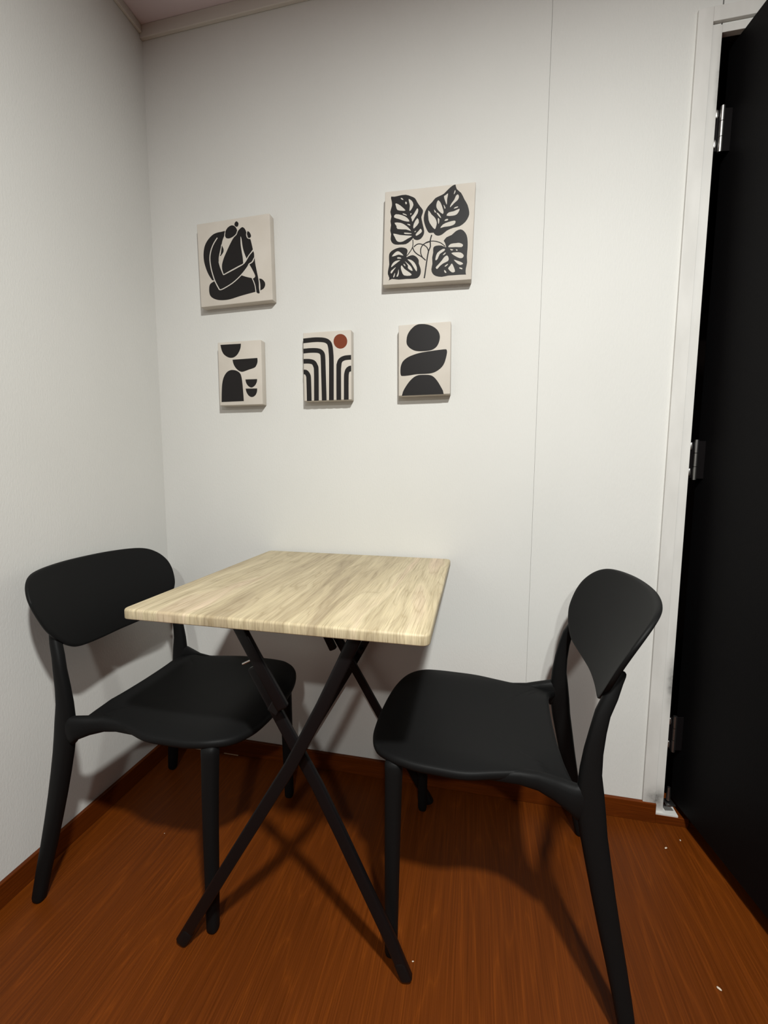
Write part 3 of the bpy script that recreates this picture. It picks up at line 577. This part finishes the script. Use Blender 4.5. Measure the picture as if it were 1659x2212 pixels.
  (0, [(757,292),(749,292),(736,293),(716,293),(693,293),(663,292),(624,291),(580,288),(536,280),(497,269),(458,255),(421,235),(386,209),(358,176),(338,142),(324,107),(315,76),(311,66),(303,42),(300,3),(298,-88),(296,-280),(294,-547),(293,-809),(293,-990),(445,-994),(445,-814),(446,-552),(447,-287),(449,-95),(451,-7),(452,17),(451,8),(460,29),(468,59),(477,81),(486,97),(495,108),(508,118),(528,128),(553,138),(578,145),(606,150),(640,152),(675,153),(705,154),(725,154),(738,154),(749,154),(757,153)]),
  (0, [(727,-19),(710,-26),(683,-36),(649,-54),(615,-81),(591,-114),(574,-147),(562,-182),(552,-218),(545,-249),(541,-281),(538,-326),(536,-400),(535,-532),(534,-706),(533,-875),(532,-991),(684,-996),(684,-880),(684,-711),(685,-539),(687,-408),(689,-336),(691,-298),(694,-278),(699,-253),(706,-225),(714,-203),(722,-186),(728,-177),(737,-171),(753,-162),(775,-154),(792,-147)]),
  (2, [(650,697),(646,655),(634,616),(613,580),(586,549),(553,524),(516,506),(475,497),(432,495),(390,501),(349,516),(312,538),(279,566),(252,601),(232,639),(220,680),(216,722),(221,764),(234,804),(254,840),(282,871),(315,895),(353,913),(393,922),(436,924),(478,917),(518,902),(556,880),(588,852),(615,818),(634,780),(646,739)]),
 ],
 'c5': [
  (0, [(-113,1001),(-59,998),(5,991),(68,978),(131,959),(193,934),(250,905),(300,871),(344,833),(381,793),(408,751),(428,708),(441,666),(448,624),(449,584),(444,542),(435,496),(420,449),(402,407),(382,371),(358,339),(328,311),(291,286),(249,265),(200,249),(142,239),(76,234),(6,233),(-73,234),(-155,239),(-230,250),(-291,268),(-343,293),(-389,321),(-432,353),(-468,390),(-496,427),(-514,463),(-522,500),(-525,542),(-522,594),(-515,651),(-501,705),(-481,752),(-454,797),(-424,838),(-387,878),(-346,914),(-308,944),(-276,965),(-247,978),(-217,989),(-187,996),(-154,1001)]),
  (0, [(-694,-405),(-702,-370),(-705,-324),(-705,-276),(-703,-230),(-698,-182),(-687,-136),(-671,-92),(-651,-50),(-622,-11),(-585,24),(-541,56),(-491,85),(-433,111),(-370,133),(-307,153),(-246,169),(-186,183),(-124,195),(-60,204),(6,211),(71,217),(137,223),(202,228),(265,233),(323,237),(377,241),(432,244),(492,247),(552,250),(598,251),(623,249),(635,245),(643,234),(652,216),(657,191),(658,159),(652,115),(642,62),(630,10),(616,-40),(601,-91),(582,-137),(561,-177),(537,-213),(508,-247),(471,-282),(427,-314),(381,-343),(334,-367),(283,-386),(227,-400),(163,-408),(92,-411),(19,-412),(-58,-411),(-139,-409),(-218,-410),(-295,-416),(-370,-426),(-443,-433),(-517,-438),(-588,-441),(-643,-439),(-672,-434),(-685,-425)]),
  (0, [(-681,-1006),(-660,-960),(-628,-895),(-596,-833),(-567,-784),(-537,-738),(-505,-694),(-472,-650),(-437,-608),(-400,-569),(-362,-534),(-322,-503),(-283,-477),(-245,-459),(-207,-446),(-165,-437),(-115,-433),(-61,-434),(-7,-436),(47,-438),(102,-442),(150,-448),(189,-458),(222,-470),(255,-490),(291,-519),(327,-555),(361,-595),(393,-639),(424,-686),(455,-737),(488,-794),(521,-853),(549,-905),(574,-946),(596,-979),(610,-1001),(233,-1003),(-293,-1005)]),
 ],
}

def canvas(key, x, z, w, h, tilt, label, extra=None):
    t = thing('canvas_print', label, 'picture', (x, 0, z), 0, 'canvas prints on the picture wall')
    t.rotation_euler = (0, math.radians(-tilt)*-1, 0)
    D = .0280
    bm = bmesh.new(); box(bm, -w/2, w/2, -D, -.0002, -h/2, h/2, .0022, 3)
    bm_obj('canvas', bm, M_CANVAS, t, True, 40)
    bm = bmesh.new()
    for i, (mi, pts) in enumerate(ART[key]):
        y = -D - (.00012 if mi == 0 else .00020 if mi == 2 else .00024) - i*1.2e-6
        if key == 'c4' and mi == 0:
            pts = [(-768 if u < -735 else 768 if u > 720 else u, -1026 if v < -960 else v) for u, v in pts]
        if key == 'c5':
            pts = [(u, -1010 if v < -940 else v) for u, v in pts]
        vs = [bm.verts.new((u*1e-4, y, v*1e-4)) for u, v in pts]
        f = bm.faces.new(vs); f.material_index = mi
        r = bmesh.ops.extrude_face_region(bm, geom=[f])
        nv = [g for g in r['geom'] if isinstance(g, bmesh.types.BMVert)]
        bmesh.ops.translate(bm, vec=(0, .00010 if mi == 0 else .00012, 0), verts=nv)
        for g in r['geom']:
            if isinstance(g, bmesh.types.BMFace): g.material_index = mi
    for bx in (extra or []):
        k = len(bm.faces); box(bm, *bx)
    o = bm_obj('print', bm, [M_INK, M_CREAM, M_RUST], t)
    return t
canvas('c1', .3165, 1.676, .251, .253, -.9, 'square canvas print of a crouching black figure, left picture of the upper two')
canvas('c2', .924, 1.689, .254, .254, 1.4, 'square canvas print of four black cut-out leaves on stems')
canvas('c3', .3245, 1.335, .153, .200, 0, 'small canvas print of stacked black bowls over a black arch')
canvas('c4', .620, 1.3435, .154, .206, 0, 'small canvas print of black curved stripes with a rust red disc')
canvas('c5', .9185, 1.3485, .152, .203, -.4, 'small canvas print of three black pebbles piled up')

# ------------------------------------------------------------------ crumbs on the floor
for i, (x, y, a, ln, lab) in enumerate([(1.607, -.097, .5, .009, 'white crumb on the floor, larger of the two by the door frame foot'),
        (1.657, -.061, 1.4, .006, 'white crumb on the floor closest to the hinge side of the door frame'),
        (1.572, -.424, 2.4, .009, 'lone white crumb on the floor between the chair leg and the open door'),
        (.969, -.508, .2, .005, 'white crumb on the floor beside the foot of the folding table'),
        (.236, -.350, .3, .003, 'tiny pale speck on the floor under the chair beside the corner')]):
    bm = bmesh.new()
    bmesh.ops.create_icosphere(bm, subdivisions=2, radius=1)
    for v in bm.verts: v.co *= 1+random.uniform(-.18, .18)
    bmesh.ops.scale(bm, vec=(ln*.5, ln*.26, ln*.2), verts=bm.verts)
    zmin = min(v.co.z for v in bm.verts)
    bmesh.ops.translate(bm, vec=(0, 0, -zmin), verts=bm.verts)
    o = bm_obj('crumb', bm, M_CRUMB, None, True)
    o.location = (x, y, 0); o.rotation_euler = (0, 0, a)
    tag(o, lab, 'crumb', 'crumbs on the floor')

# ------------------------------------------------------------------ lights: two ceiling downlights
def downlight(name, x, y, power, size, col=(.975, .985, .945)):
    L = bpy.data.lights.new(name, 'AREA'); L.shape = 'DISK'; L.size = size; L.energy = power; L.color = col
    o = bpy.data.objects.new(name, L); COL.objects.link(o); o.location = (x, y, H-.012)
    return o
downlight('ceiling_downlight', 1.37, -1.55, 74.5, .12)
downlight('ceiling_downlight', 1.44, -2.97, 44.5, .12)
W = bpy.data.worlds.new('World'); S.world = W; W.use_nodes = True
W.node_tree.nodes['Background'].inputs[0].default_value = (.02, .02, .02, 1)
W.node_tree.nodes['Background'].inputs[1].default_value = .05

# ------------------------------------------------------------------ camera
cam = bpy.data.cameras.new('camera'); co = bpy.data.objects.new('camera', cam); COL.objects.link(co)
cam.sensor_fit = 'VERTICAL'; cam.sensor_height = 24.0; cam.lens = 9.8218; cam.clip_start = .02
R = Matrix(((0.9774125, -0.0246160, 0.2099019), (0.2113143, 0.0982369, -0.9724689), (0.0033182, 0.9948586, 0.1012197))).to_4x4()
co.matrix_world = Matrix.Translation((1.0712607, -1.2843888, 1.0293464)) @ R
S.camera = co
vs = S.view_settings
vs.view_transform = 'Standard'; vs.look = 'None'; vs.gamma = 1.0; vs.use_curve_mapping = False
vs.exposure = 0.0
S.cycles.use_denoising = True
S.cycles.max_bounces = 10; S.cycles.diffuse_bounces = 6
